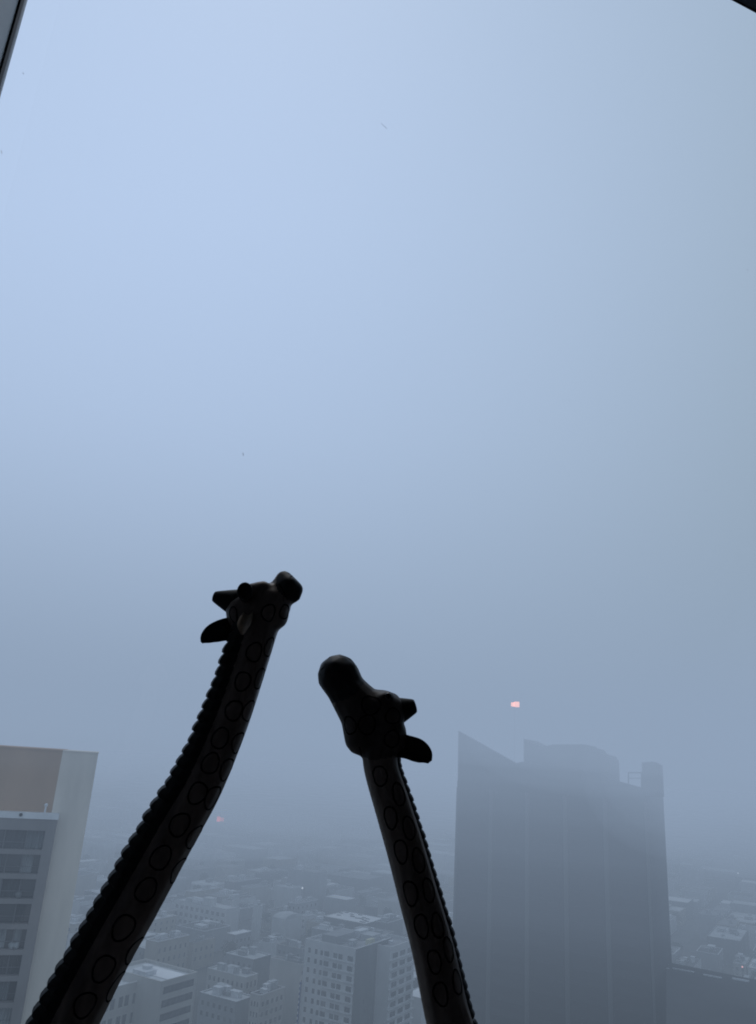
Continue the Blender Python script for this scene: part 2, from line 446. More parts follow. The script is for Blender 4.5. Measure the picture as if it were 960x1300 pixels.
giraffe(1.02, 'left, taller giraffe carving with ringed neck, muzzle lifted to the right',
    neck=[(334, 782, 24), (328, 797, 25.5), (307, 862, 26.5), (286, 921, 28), (256, 990, 30.3), (224.2, 1045.5, 32.4), (170, 1142.5, 34.6), (136, 1203, 35), (105, 1262, 36.5), (77, 1318, 38), (40, 1390, 41)],
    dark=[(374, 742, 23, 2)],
    snout=[[(360.5, 734.5, 9.6, 0), (375, 748.5, 9.6, 0), (374, 756.5, 7.5, 0), (366.5, 743, 11, -.008), (366.5, 743, 11, .008), (354, 757, 17, 0)]],
    head=[((356, 755, 16.5), (340, 769, 28), .9), ((340.5, 769, 29), (311, 777, 24), .95), ((345.5, 780, 21.5), (318, 788, 24), .95), ((335, 757, 17), (309, 764, 15), .9),
          ((334, 748, 10, -14), (320, 751, 10, -12), 1.0), ],
    body=[(-0.53, -0.60, .055), (-0.575, -0.66, .08), (-0.62, -0.70, .105), (-0.72, -0.74, .115), (-0.86, -0.74, .10)],
    legs=[(-0.58, -0.74, -0.575, -0.57, -0.05), (-0.60, -0.74, -0.60, -0.60, 0.05), (-0.87, -0.76, -0.885, -0.87, -0.05), (-0.87, -0.76, -0.86, -0.855, 0.05)],
    rings=[(323, 828, 10, 12, 14), (308, 865, 10, 12, 16), (297, 902, 11, 12.5, 18), (279, 937, 11, 13, 20), (267, 969, 11, 13, 22), (251, 1007, 11.5, 13.5, 25), (228, 1047, 12, 14.5, 28),
           (204, 1089, 12.5, 15, 29), (186, 1130, 12.5, 15, 29), (157, 1178, 13, 16, 30), (132, 1230, 13, 16, 28), (108, 1276, 13, 15, 28),
           (343, 822, 10, 12, 14), (331, 862, 11, 13, 16), (317, 903, 12, 13, 18), (303, 943, 12, 13, 20), (289, 977, 13, 14, 22), (271, 1013, 13, 15, 25), (247, 1063, 14, 15, 28), (227, 1105, 14, 16, 29),
           (207, 1147, 15, 16, 29), (171, 1207, 14, 17, 30), (148, 1253, 15, 18, 28),
           (296, 780, 6, 11, -5), (341, 778, 8.5, 11, 10), (362, 777, 9, 9, 10)],
    mane=(-1, 22, 0.0210, 0.0098, 0.0152, 0.024),
    horns=[(303, 766, 19, 271.5, 757, 6.6, 0, 0, None), (313, 757, 9, 310.5, 750, 11.2, -0.010, -0.058, None)],
    ears=[([(298, 799, 15, .004), (285, 800.5, 14, .0), (271, 805, 12, -.002), (261, 811, 7.5, -.004), (256, 816, 1.5, -.004)], None, 'wood_dark'),
          ([(316, 777, 5, -.020), (313, 787, 8, -.033), (310, 797, 8, -.043), (308, 806, 2, -.050)], Vector((1, 0, .15)), 'bare')],
    eyes=[(343.5, 748.5, 5.4, -.014)],
    lines=[[(354, 741), (359, 748), (362, 756), (366, 763)], [(368, 733), (375, 729)]],
    facing=1, floor=FLOOR)
giraffe(1.06, 'right, shorter giraffe carving with ringed neck, muzzle lifted to the left',
    neck=[(483, 940, 24), (483.5, 972, 22), (500, 1027, 23.4), (516, 1080, 24.6), (533, 1142, 26), (549, 1200, 27.3), (566, 1279, 28.6), (580, 1340, 30)],
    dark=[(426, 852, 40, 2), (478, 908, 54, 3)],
    snout=[],
    head=[((429.5, 857.5, 26.3), (440, 876, 24), .92), ((440, 876, 24), (463, 906, 31), .9), ((463, 906, 31), (487, 906, 29), .9), ((460, 936, 22.5), (490, 934, 27), .9), ((463, 906, 31), (460, 936, 22.5), .9),
          ((492, 886, 8, -16), (484, 890, 9, -15), 1.0)],
    body=[(0.145, -0.47, .040), (0.20, -0.56, .06), (0.265, -0.63, .095), (0.39, -0.68, .105), (0.52, -0.68, .092)],
    legs=[(0.245, -0.68, 0.24, 0.235, -0.045), (0.265, -0.68, 0.265, 0.265, 0.045), (0.53, -0.70, 0.545, 0.53, -0.045), (0.53, -0.70, 0.52, 0.515, 0.045)],
    rings=[(483, 985, 10, 12, -8), (496, 1038, 8.5, 13.5, -10), (509, 1081, 8.5, 14, -12), (521, 1134, 9.5, 14.5, -14), (535, 1176, 9, 14, -14), (552, 1221, 9, 13.5, -14), (560, 1262, 9.5, 13.5, -14),
           (507, 1008, 9, 14, -12), (520, 1051, 9, 14, -12), (532, 1092, 9, 14.5, -14), (545, 1130, 9, 14, -14), (556, 1175, 8.5, 14.5, -14), (570, 1205, 9, 14, -14), (581, 1247, 9, 14, -14),
           (471, 895, 12, 13, 10), (444, 921, 10, 11, 0), (466, 920, 11, 12, 0), (500, 909, 11, 10, 0), (498, 938, 10, 11, 0)],
    mane=(1, -14, 0.0140, 0.0052, 0.0116, 0.024),
    horns=[(503, 903, 18, 527.5, 896, 8.3, 0, 0, None), (500, 894, 9, 504, 892, 8, .012, .05, None)],
    ears=[([(500, 945, 15, -.002), (517, 948.5, 14, -.004), (530, 953, 14, -.006), (540, 960, 10.5, -.006), (546, 967.5, 3, -.006)], None, 'wood_dark'),
          ([(496, 926, 5, .020), (500, 934, 8, .036), (504, 940, 7, .048), (507, 946, 2, .056)], Vector((1, 0, .15)), 'wood_dark')],
    eyes=[(493, 884.5, 5.0, -.022)],
    lines=[[(431, 833), (440, 834), (448, 840), (452, 848)], [(456, 948), (458, 954), (459, 961)], [(407, 851), (412, 846)]],
    facing=-1, floor=FLOOR)

# ================================================================ ROOM AND WINDOW
r1, r2 = ray(928, 0), ray(960, 17)
hn = r1.cross(r2); D = UP.cross(hn).normalized(); D = D if D.x > 0 else -D          # the window runs along D
IN = Vector((D.y, -D.x, 0)); IN = IN if IN.y < 0 else -IN                             # points into the room
WP = Vector((0.0, 1.72, 100))
def win(px, py): return on_plane(px, py, WP, IN)
def sw(P): return (P - WP).dot(D)
def win_t(px, py, t): return on_plane(px, py, WP + IN * t, IN)
ZH = (win_t(928.5, 0, -.03).z + win_t(959.5, 16.5, -.03).z) / 2      # underside of the window head
SL = sum(sw(win_t(x, y, -.03)) for x, y in ((33.5, 0), (17, 58), (0.5, 116))) / 3   # glass edge beside the left jamb
ST = sum(sw(win_t(x, y, .012)) for x, y in ((27.5, 0), (0.5, 93))) / 2              # frame edge beside the reveal
if SL - ST < .004: ST = SL - .004
FW = SL - ST
SR = SL + 3.4
def wp(s, t, z): return Vector((WP.x, WP.y, 0)) + D * s + IN * t + UP * z
W0 = thing('window', wp(SL, 0, FLOOR), 'tall fixed window with slim dark metal frame in front of the two giraffes', 'window')
bm = bmesh.new()
quadbox(bm, wp(ST, -0.03, FLOOR), D * FW, IN * 0.042, UP * (ZH - FLOOR + .1))
quadbox(bm, wp(SR, -0.06, FLOOR), D * 0.06, IN * 0.075, UP * (ZH - FLOOR + .1))
quadbox(bm, wp(SL, -0.06, FLOOR), D * (SR - SL), IN * 0.07, UP * 0.06)
quadbox(bm, wp(SL, -0.03, ZH), D * (SR - SL), IN * 0.042, UP * 0.10)
mk('frame', bm, M['dark_metal'], W0)
bm = bmesh.new()
g = FW * 0.16
quadbox(bm, wp(SL - g, -0.012, FLOOR + .06), D * (g + .001), IN * 0.0285, UP * (ZH - FLOOR - .07))
quadbox(bm, wp(ST - 0.0005, -0.012, FLOOR + .06), D * (g * 1.1), IN * 0.0285, UP * (ZH - FLOOR - .02))
quadbox(bm, wp(SL + .002, -0.026, ZH - .0015), D * (SR - SL - .004), IN * 0.006, UP * .006)
mk('gasket', bm, M['gasket'], W0)
gm = bpy.data.materials.new('clear_glass'); gm.use_nodes = True
nt = gm.node_tree; nt.nodes.clear()
go = nt.nodes.new('ShaderNodeOutputMaterial'); tr = nt.nodes.new('ShaderNodeBsdfTransparent'); gl = nt.nodes.new('ShaderNodeBsdfGlossy'); mx = nt.nodes.new('ShaderNodeMixShader')
tr.inputs['Color'].default_value = (0.985, 0.99, 0.99, 1); gl.inputs['Roughness'].default_value = 0.02; mx.inputs[0].default_value = 0.05
nt.links.new(tr.outputs[0], mx.inputs[1]); nt.links.new(gl.outputs[0], mx.inputs[2]); nt.links.new(mx.outputs[0], go.inputs[0])
bm = bmesh.new(); bm.faces.new([bm.verts.new(p) for p in (wp(SL - .01, -.02, FLOOR + .05), wp(SR + .01, -.02, FLOOR + .05), wp(SR + .01, -.02, ZH + .01), wp(SL - .01, -.02, ZH + .01))])
mk('pane', bm, gm, W0)
dirt = mat('dried_dirt', (0.10, 0.12, 0.15), 0.9, 0.3, 300)
dirt2 = mat('pale_smear', (0.33, 0.40, 0.48), 0.9, 0.2, 300)
for (x, y, x2, y2, w, m) in ((310.8, 571.5, 311.4, 575, .0011, dirt), (487, 150.5, 494.5, 157.5, .0007, dirt2), (727.5, 505, 728.5, 506, .0009, dirt2), (902, 619.5, 903, 620.5, .0009, dirt2), (29, 84.5, 29.6, 86, .0012, dirt2),
                           (690, 531, 691, 532, .0007, dirt2), (954, 338, 955, 339.5, .0010, dirt2), (1, 184, 2, 188, .0010, dirt2), (22, 355, 22.6, 356, .0008, dirt2)):
    p, q = win(x, y) + IN * .0 , win(x2, y2)
    p -= IN * .0185; q -= IN * .0185
    bm = bmesh.new(); bar(bm, p, q, w * .5, 6); mk('speck', bm, m, W0)
def struct(name, bm, m):
    o = mk(name, bm, m); tag(o, kind='structure'); return o
ZC = ZH + 0.10
struct('floor', boxm(wp(ST - 0.7, -0.06, FLOOR - .2), D * (SR - ST + 1.4), IN * 6, UP * .2), M['carpet'])
struct('ceiling', boxm(wp(ST - 0.7, -0.06, ZC), D * (SR - ST + 1.4), IN * 6, UP * .2), M['room'])
struct('wall', boxm(wp(ST - 0.25, -0.06, FLOOR), D * 0.25, IN * 0.45, UP * (ZC - FLOOR)), M['white_paint'])
struct('wall', boxm(wp(ST - 0.25, 0.39, FLOOR), D * 0.249, IN * 5.3, UP * (ZC - FLOOR)), M['room'])
struct('wall', boxm(wp(SR + 0.06, -0.06, FLOOR), D * 0.25, IN * 5.9, UP * (ZC - FLOOR)), M['room'])
struct('wall', boxm(wp(ST - 0.25, 5.69, FLOOR), D * (SR - ST + 0.6), IN * 0.2, UP * (ZC - FLOOR)), M['room'])

# ================================================================ LEFT BUILDING
d0 = ray(75, 1035); P0L = CAM + d0 * (85 / math.hypot(d0.x, d0.y))
DF = az(72); NF = Vector((DF.y, -DF.x, 0)); NF = NF if NF.y < 0 else -NF
def lf(px, py, out=0.0): return on_plane(px, py, P0L + NF * out, NF)
sz = lambda P: ((P - P0L).dot(DF), P.z)
def lp(s, out, z): return Vector((P0L.x, P0L.y, 0)) + DF * s + NF * out + UP * z
s_pier0 = sz(lf(80, 953))[0]; s_pier1 = (sz(lf(124, 957))[0] + sz(lf(94, 1140))[0]) / 2; ztop = sz(lf(80, 954))[1]
zled = sz(lf(40, 1031))[1]; zled_b = sz(lf(40, 1036))[1]
LB = thing('apartment_tower', lp(s_pier0, 0, 0), 'near concrete apartment block with pale end pier, brown upper wall and curtained windows', 'building')
s_far = s_pier0 - 26
bm = bmesh.new(); quadbox(bm, lp(s_pier0, -14, 0), DF * (s_pier1 - s_pier0), NF * 14, UP * (ztop))
quadbox(bm, lp(s_pier0, -14.05, ztop), DF * (s_pier1 - s_pier0 + .04), NF * 14.1, UP * .12)
mk('pier', bm, M['pier'], LB)
bm = bmesh.new(); quadbox(bm, lp(s_far, -14, 0), DF * (s_pier0 - s_far), NF * 13.96, UP * (ztop - .01)); quadbox(bm, lp(s_far, -14, ztop - .01), DF * (s_pier0 - s_far - .002), NF * 14.03, UP * .16)
for k in range(1, 6): quadbox(bm, lp(s_pier0 - k * 5.1, -.045, zled + .3), DF * .05, NF * .012, UP * (ztop - zled - .5))
mk('upper_wall', bm, M['brown'], LB)
OUT = 0.9
s_end = sz(lf(73, 1040, OUT))[0]
zl2 = sz(lf(40, 1033, OUT))[1]
PIT = (sz(lf(30, 1054, OUT))[1] - sz(lf(15, 1246, OUT))[1]) / 6
z_w0 = sz(lf(30, 1054, OUT))[1]                 # top of the first window row
WH = PIT * 0.80
s_wr = sz(lf(58, 1054, OUT))[0]                 # right end of the window openings
bm = bmesh.new()
quadbox(bm, lp(s_wr, -.04, 0), DF * (s_end - s_wr), NF * (OUT + .04), UP * (zl2 - .45))      # end frame
NR = 14
ztops = [z_w0 - i * PIT for i in range(NR)]
quadbox(bm, lp(s_far, -.04, z_w0), DF * (s_wr - s_far), NF * (OUT + .02), UP * (zl2 - .45 - z_w0))
for i in range(NR): quadbox(bm, lp(s_far, -.04, ztops[i] - PIT), DF * (s_wr - s_far), NF * (OUT + .02), UP * (PIT - WH))
mk('floor_frame', bm, M['slab'], LB)
bm = bmesh.new(); quadbox(bm, lp(s_far, -.04, zl2 - .45), DF * (s_end - s_far + .08), NF * (OUT + .10), UP * .55)
mk('terrace_parapet', bm, M['coping'], LB)
bm = bmesh.new()
pp = lf(57, 1030, OUT); s_, z_ = sz(pp); bar(bm, lp(s_, OUT - .3, zl2), lp(s_, OUT - .3, zl2 + .75), .09)
g_ = bmesh.ops.create_uvsphere(bm, u_segments=12, v_segments=8, radius=.17)
for v in g_['verts']: v.co += lp(s_, OUT - .3, zl2 + .8)
mk('lamp_post', bm, M['coping'], LB)
bm = bmesh.new(); s_, _ = sz(lf(27, 1033, OUT)); bar(bm, lp(s_, OUT + .05, zl2 - .12), lp(s_, OUT + .16, zl2 - .12), .16); mk('drain_spout', bm, M['gasket'], LB)
_bm = bmesh.new(); quadbox(_bm, Vector((0, -0.05, 0)), Vector((1, 0, 0)), Vector((0, 0.1, 0)), UP)
LME = bpy.data.meshes.new('window'); _bm.to_mesh(LME); _bm.free(); LME.materials.append(mat('dark_window_glass', (0.022, 0.027, 0.031), 0.2, 0.3, 0.9, 0.5))
class PL_:
    @staticmethod
    def copy(): return bpy.data.objects.new('window', LME)
rnd = random.Random(3)
cur = [M['curtain'], mat('grey_curtain', (.12, .135, .145), .9, .3, 3, streak=.9), mat('dark_curtain', (.055, .06, .065), .9, .3, 3, streak=.9)]
for i in range(8):
    s = s_wr; zt = ztops[i]
    while s > s_wr - 13:
        w = rnd.choice((1.35, 1.6, 1.1, 1.9)); w = min(w, 2)
        root = window_copy(PL_, LB, lp(s - w + .03, .12, zt - WH), DF, NF, w - .06, WH)
        k = rnd.random()
        bm = bmesh.new(); a0, a1 = s - w + .05, s - .05
        z0 = zt - WH + .04
        # folded curtain behind / in front of the pane line
        if k < 0.78:
            full = rnd.choice((1.0, 1.0, .6)); n = 14; A = []; B = []
            for q in range(n + 1):
                x = a0 + (a1 - a0) * full * q / n; y = .20 + .035 * math.sin(q * 2.1 + i)
                A.append(bm.verts.new(lp(x, y, z0))); B.append(bm.verts.new(lp(x, y, zt - .03)))
            for q in range(n): bm.faces.new((A[q], A[q + 1], B[q + 1], B[q]))
            mk('curtain', bm, cur[0 if i in (1, 2, 4) and rnd.random() < .8 else (2 if i in (3, 5, 6) and rnd.random() < .75 else rnd.randrange(3))], LB)
        else: bm.free()
        bm = bmesh.new(); quadbox(bm, lp(s - .05, .18, zt - WH), DF * .10, NF * .12, UP * (WH - .002))
        quadbox(bm, lp(s - w + .05, .20, zt - WH + WH * .32), DF * (w - .1), NF * .05, UP * .05)
        mk('window_frame', bm, M['mullion'], LB)
        s -= w
for (px, i) in ((26, 2), (17, 4), (23, 4)):
    s_, _ = sz(lf(px, 1060 + 32 * i, OUT)); bm = bmesh.new()
    g_ = bmesh.ops.create_icosphere(bm, subdivisions=2, radius=.3)
    for v in g_['verts']: v.co = v.co * (1 + .35 * noise.noise(v.co * 5)) + lp(s_, .55, ztops[i] - WH + .28)
    mk('balcony_clutter', bm, [M['coping'], M['curtain'], M['dgrey']][i % 3], LB)

# ================================================================ FOGGY TOWER
d0 = ray(822, 1040); PT = CAM + d0 * (196 / math.hypot(d0.x, d0.y))
def tf(px, py, back=0.0): return on_plane(px, py, PT + U * back, U)
def tsz(P): return ((P - PT).dot(V), P.z)
def tp(s, back, z): return Vector((PT.x, PT.y, 0)) + V * s + U * back + UP * z
sL = sum(tsz(tf(x, y))[0] for x, y in ((582, 940), (576.5, 1150))) / 2
sR = 0.0
zroof = tsz(tf(700, 1000))[1]
dep = reach(tp(sR, 0, zroof), U, 842)
TW = thing('office_tower', tp(0, 0, 0), 'dark office tower fading into fog with slanted parapet and stepped roof', 'building')
bm = bmesh.new(); quadbox(bm, tp(0, 0, 0), V * sL, U * dep, UP * zroof); mk('wall', bm, M['tower'], TW)
quadbox(bm := bmesh.new(), tp(0, 0, zroof - .02), U * dep, V * .4, UP * 1.0); mk('side_parapet', bm, M['tower'], TW)
g = gc(tp(0, 0, 0)); FOOT.append((g[0], g[0] + dep, g[1], g[1] + sL))
def poly(pts, back, depth, lift=0.0):
    P = [tp(*(lambda q: (q[0], back, q[1]))(tsz(tf(x, y, back)))) for x, y in pts]
    bm = bmesh.new(); prism(bm, P, U * depth); return bm
mk('slanted_parapet', poly([(582, 928), (655, 969), (655, 1012), (581, 1012)], 0.05, 1.0), M['tower'], TW)
mk('parapet', poly([(655, 969), (663, 967), (772, 988), (815, 1000), (821, 1001), (821, 1012), (655, 1012)], 0.06, 0.8), M['tower'], TW)
mk('roof_house', poly([(665, 938), (677, 944), (690, 948), (702, 945), (742, 945), (745, 949), (752, 949), (757, 955), (768, 958), (772, 964), (774, 1010), (665, 1010)], 2.5, 11), M['tower'], TW)
mk('stair_head', poly([(815, 968), (829, 967), (836, 971), (838, 1012), (815, 1012)], 0.8, 5), M['tower'], TW)
bm = bmesh.new()
for x in (798, 814.5): bar(bm, tf(x, 980, 1.4), tf(x, 1002, 1.4), .14)
bar(bm, tf(798, 981, 1.4), tf(814.5, 981, 1.4), .14); bar(bm, tf(798, 988, 1.4), tf(814.5, 988, 1.4), .07)
mk('roof_railing', bm, M['tower'], TW)
# bays: pilasters and window bands, one window per bay and storey
NB = 5; bay = sL / NB; st = 3.15
for k in range(NB + 1):
    bm = boxm(tp(k * bay - (.0 if k == 0 else .5), -.35, 0), V * (.5 if k in (0, NB) else 1.0), U * .36, UP * (zroof - 1.5 - .02 * k)); mk('pilaster', bm, M['tower_light'], TW)
bmT = bmesh.new(); quadbox(bmT, Vector((0, -0.06, 0)), Vector((1, 0, 0)), Vector((0, 0.12, 0)), UP)
TME = bpy.data.meshes.new('window'); bmT.to_mesh(TME); bmT.free(); TME.materials.append(M['glass_t'])
class PT_:
    @staticmethod
    def copy(): return bpy.data.objects.new('window', TME)
for r in range(20):
    for k in range(NB):
        z = zroof - 5.0 - r * st
        window_copy(PT_, TW, tp(k * bay + .9, 0, z), V, -U, bay - 1.8, 1.75)
# mast added to hold a glowing panel in place of a window reflection
reflP = tf(653.5, 894, 6.0); mz = proj(reflP)[2] / FPX
bm = bmesh.new(); bar(bm, Vector((reflP.x, reflP.y, zroof)), reflP - UP * (3 * mz), .022, 6)
added_mast = mk('added_mast', bm, M['tower_light'], TW)
bm = bmesh.new(); quadbox(bm, reflP - V * (-0.0) - UP * 3.2 * mz + V * (-4.6 * mz), V * (5.2 * mz), U * 1.0, UP * (6.4 * mz))
quadbox(bm, reflP - UP * 2.6 * mz + V * (1.1 * mz), V * (3.8 * mz), U * 1.0, UP * (4.8 * mz))
lm = mk('red_reflection_panel', bm, M['red'], TW); lm['label'] = 'red glowing panel added in place of a window reflection above the roof'

# ================================================================ NAMED CITY BUILDINGS
A = landmark('office_block', 'cream office block with ribbon windows and white patched roof, low behind the left giraffe', (205, 1247), 138, 251, 40, 'cream', 'roof_l', clutter=2)
C, a, b = A[1:]
for k in range(5):
    bm = boxm(Vector((C.x, C.y, 40 - 3.1 - k * 3.25)) + U * 1.2 - V * 0.06, U * (a - 2.4), V * 0.12, UP * 1.7); mk('ribbon_window', bm, M['glass'], A[0])
bm = boxm(Vector((C.x, C.y, 39.36)) + U * (a * .35) + V * (b * .12), U * (a * .5), V * (b * .6), UP * .05); mk('roof_patch', bm, M['roof_w'], A[0])
Rr = on_z(194, 1241, 38.6); aB = 22.0
CB = Rr - U * aB
B = house('office_wing', 'cream wing with paired upright windows beside the left giraffe neck', 'building', CB, aB - .02, 26, 38.6, 'cream', 'roof_l', seed=5, clutter=2)
for r in range(5):
    for c in range(4):
        for q in (0, 1):
            window_copy(P0, B, Vector((CB.x, CB.y, 38.6 - 5.2 - r * 4.6)) + U * (aB - 3.2 - c * 5.0 - q * 2.1 - 1.3) , U, -V, 1.35, 2.5)

MR = landmark('apartment_block', 'pale mid-rise apartment block with many windows between the two giraffe necks', (452, 1205), 388, 497, 37, 'white', 'roof_m', clutter=4)
C, a, b = MR[1:]
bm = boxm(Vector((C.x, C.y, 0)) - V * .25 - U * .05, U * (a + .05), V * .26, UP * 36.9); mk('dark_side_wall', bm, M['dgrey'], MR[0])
rows = 11; pit = 3.15
for r in range(rows):
    z = 37 - 2.4 - r * pit - 1.75
    for s, w in ((.10, 1.0), (.235, 1.0), (.345, 1.0), (.445, 2.0), (.615, 1.7), (.715, 1.7), (.905, 2.2)):
        window_copy(P0, MR[0], Vector((C.x, C.y, z)) + V * (b * (1 - s) - w / 2), V, -U, w, 1.55)
    bm = boxm(Vector((C.x, C.y, z - .55)) - U * .45, U * .44, V * (b * .60), UP * .22); mk('balcony_slab', bm, M['white'], MR[0])
for (s, r) in ((.25, 5), (.45, 7), (.62, 6), (.25, 8), (.5, 9), (.3, 6)):
    window_copy(P0, MR[0], Vector((C.x, C.y, 37 - 2.4 - r * pit)) + U * (a * s) - V * .27, U, -V, .8, 1.1)
bm = boxm(Vector((C.x, C.y, 36.3)) + U * (a * .42) + V * 1.0, U * 4.2, V * 1.6, UP * 1.9); mk('roof_tank', bm, M['yellow'], MR[0])
bm = boxm(Vector((C.x, C.y, 36.3)) + U * (a * .1) + V * (b * .45), U * (a * .5), V * (b * .3), UP * 2.8); mk('lift_house', bm, M['grey'], MR[0])
# projecting wing with balcony slabs
CW = on_z(496, 1203, 36.2)
aW = reach(CW, U, 527)
WG = house('apartment_wing', 'pale apartment wing with stacked balcony slabs left of the right giraffe neck', 'building', CW, aW, 12, 36.2, 'white', 'roof_m', seed=9, clutter=1)
for r in range(10):
    z = 36.2 - 2.2 - r * pit - 1.7
    for s in (.10, .40, .70): window_copy(P0, WG, Vector((CW.x, CW.y, z)) + U * (aW * s), U, -V, aW * .2, 1.6)
    bm = boxm(Vector((CW.x, CW.y, z - .5)) - V * .7 - U * .35, U * (aW + .35), V * .69, UP * .28); mk('balcony_slab', bm, M['white'], WG)
# blue blade sign with white studs on the corner of the apartment block
sb = on_z(380, 1256, 20)
e = Vector((C.x, C.y, 0)) + V * b - U * .9
sg = thing('blade_sign', e + UP * 4, 'tall narrow blue sign with pale square lights on the corner of the pale apartment block', 'sign')
bm = boxm(e + V * .05 + UP * 4, V * .3, U * .85, UP * 19); mk('panel', bm, M['sign_blue'], sg)
bm = boxm(e + V * .10 + UP * 5, V * .18, U * .88, UP * .5); bm.free()
for k in range(11):
    bm = boxm(e + V * .06 - U * .06 + UP * (4.5 + k * 1.7), V * .28, U * .05, UP * .8); mk('sign_lamp', bm, M['coping'], sg)

LMK = [
 ('corner_building', 'plain windowless wall block just left of the pale mid-rise apartments', (383, 1225), 344, 391, 22, 'cream', 'roof_m', [('u', 4, 3, .3, 1.5, 3.3, 1.2)]),
 ('corner_building', 'light-fronted block with a dark blank side wall, left of the plain windowless block', (322, 1218), 287, 344, 17, 'grey', 'roof_l', [('v', 4, 5, .4, 1.6, 3.4, 1.4)]),
 ('courtyard_building', 'low building with a dark sunken roof well in front of the dark blank side wall', (331, 1264), 318, 362, 15, 'cream', 'roof_d', [('v', 3, 3, .4, 1.5, 3.4, 1.4), ('u', 3, 5, .4, 1.5, 3.4, 1.4)]),
 ('row_building', 'pale stepped block with arched-looking dark openings in the middle of the low streets', (312, 1241), 264, 328, 16, 'cream', 'roof_l', [('v', 3, 8, .35, 1.6, 3.4, 1.4), ('u', 2, 3, .45, 2.0, 3.6, 1.2)]),
 ('row_building', 'low block with pale roof at the bottom edge beside the cream office block', (300, 1272), 254, 322, 12, 'grey', 'roof_l', [('v', 2, 6, .4, 1.5, 3.4, 1.4)]),
 ('warehouse', 'small block capped by a bright white flat roof', (299, 1187), 288, 320, 13, 'grey', 'roof_w', [('u', 3, 4, .4, 1.4, 3.4, 1.4)]),
 ('school_building', 'long white building with rows of dark square windows beyond the small white roof', (288, 1155), 222, 305, 16, 'white', 'roof_l', [('v', 4, 10, .5, 1.9, 3.7, 1.2)]),
 ('row_building', 'beige terrace with upright windows next to the left giraffe neck', (200, 1196), 186, 241, 16, 'beige', 'roof_m', [('u', 3, 6, .3, 1.8, 4.2, 1.8)]),
 ('row_building', 'grey block at the end of the beige terrace', (246, 1197), 240, 274, 12, 'beige', 'roof_m', [('u', 2, 4, .3, 1.6, 3.8, 1.6)]),
 ('hall', 'pale rounded hall roof right of the long white building', (362, 1168), 346, 384, 12, 'white', 'roof_l', None),
 ('market_hall', 'wide building with a bright white speckled roof behind the pale mid-rise', (464, 1173), 411, 489, 13, 'dgrey', 'roof_w', None),
 ('warehouse', 'block with a broken pale roof close to the right giraffe neck', (504, 1178), 482, 512, 11, 'grey', 'roof_l', None),
 ('warehouse', 'dark block right of the white speckled roof', (492, 1172), 476, 512, 15, 'dgrey', 'roof_d', None),
 ('row_building', 'low block with cluttered pale roof edges behind the pale mid-rise', (433, 1185), 396, 448, 14, 'grey', 'roof_l', None),
 ('row_building', 'wide grey block with plain roof directly behind the mid-rise roof', (470, 1192), 432, 500, 12, 'grey', 'roof_m', None),
 ('warehouse', 'far shed with a bright white torn-looking roof in the middle distance', (440, 1143), 411, 453, 9, 'grey', 'roof_w', None),
 ('stepped_building', 'hazy block with pale roof rim in the far middle', (402, 1108), 366, 416, 24, 'grey', 'roof_m', None),
 ('stepped_building', 'hazy upright block rising behind the pale rimmed far block', (394, 1080), 379, 397, 28, 'white', 'roof_l', None),
 ('corner_building', 'hazy long block far out between the giraffe necks', (372, 1128), 350, 386, 14, 'white', 'roof_l', None),
 ('corner_building', 'upright pale gable block left of the rounded hall roof', (330, 1150), 322, 334, 18, 'white', 'roof_l', None),
 ('row_building', 'pale flat block behind the bright small white roof', (345, 1198), 330, 352, 18, 'white', 'roof_m', None),
 ('row_building', 'dark-roofed block left of the pale mid-rise top', (383, 1205), 352, 392, 13, 'grey', 'roof_d', [('v', 2, 5, .45, 1.4, 3.4, 1.4)]),
 ('white_building', 'white low building with angular roof at the foot of the apartment wing', (536, 1268), 512, 556, 12, 'white', 'roof_w', None),
 ('warehouse', 'hazy shed with a pale roof strip right of the dark tower', (940, 1195), 897, 950, 14, 'dgrey', 'roof_l', None),
 ('corner_building', 'grey hazy block beside the dark tower, below the pale roof strip', (912, 1212), 884, 918, 14, 'grey', 'roof_d', None),
]
for (nm, lb, N, xl, xr, zr, wl, rf, wn) in LMK:
    r_ = landmark(nm, lb, N, xl, xr, zr, wl, rf, win=wn, clutter=0 if rf == 'roof_w' else 5 if N[1] > 1140 else 1, par=.12 if rf == 'roof_w' else .4)
    if nm == 'school_building':
        C_, a_, b_ = r_[1:]; bm = boxm(Vector((C_.x, C_.y, 15.2)) + V * (b_ * .35) + U * 2, U * 5, V * 6, UP * 4.5); mk('roof_hut', bm, M['white'], r_[0])
    if nm == 'hall':
        C_, a_, b_ = r_[1:]; bm = bmesh.new(); n = 14; pr = []
        for i in range(n + 1):
            t = math.pi * i / n; pr.append(Vector((C_.x, C_.y, 12 + math.sin(t) * 2.2)) + U * (a_ * (.5 - .5 * math.cos(t))))
        prism(bm, pr, V * b_); mk('vaulted_roof', bm, M['roof_l'], r_[0])
    if nm == 'market_hall':
        C_, a_, b_ = r_[1:]; rr_ = random.Random(2)
        for i in range(16):
            p = Vector((C_.x, C_.y, 12.85)) + U * (a_ * rr_.uniform(.08, .9)) + V * (b_ * rr_.uniform(.05, .9))
            bm = boxm(p, U * 1.6, V * 2.4, UP * .35); mk('skylight', bm, M['dgrey'], r_[0])
    if 'dark blank side' in lb and nm == 'corner_building':
        C_, a_, b_ = r_[1:]; bm = boxm(Vector((C_.x, C_.y, 0)) - V * .12, U * a_, V * .13, UP * 16.9); mk('side_wall', bm, M['dgrey'], r_[0])
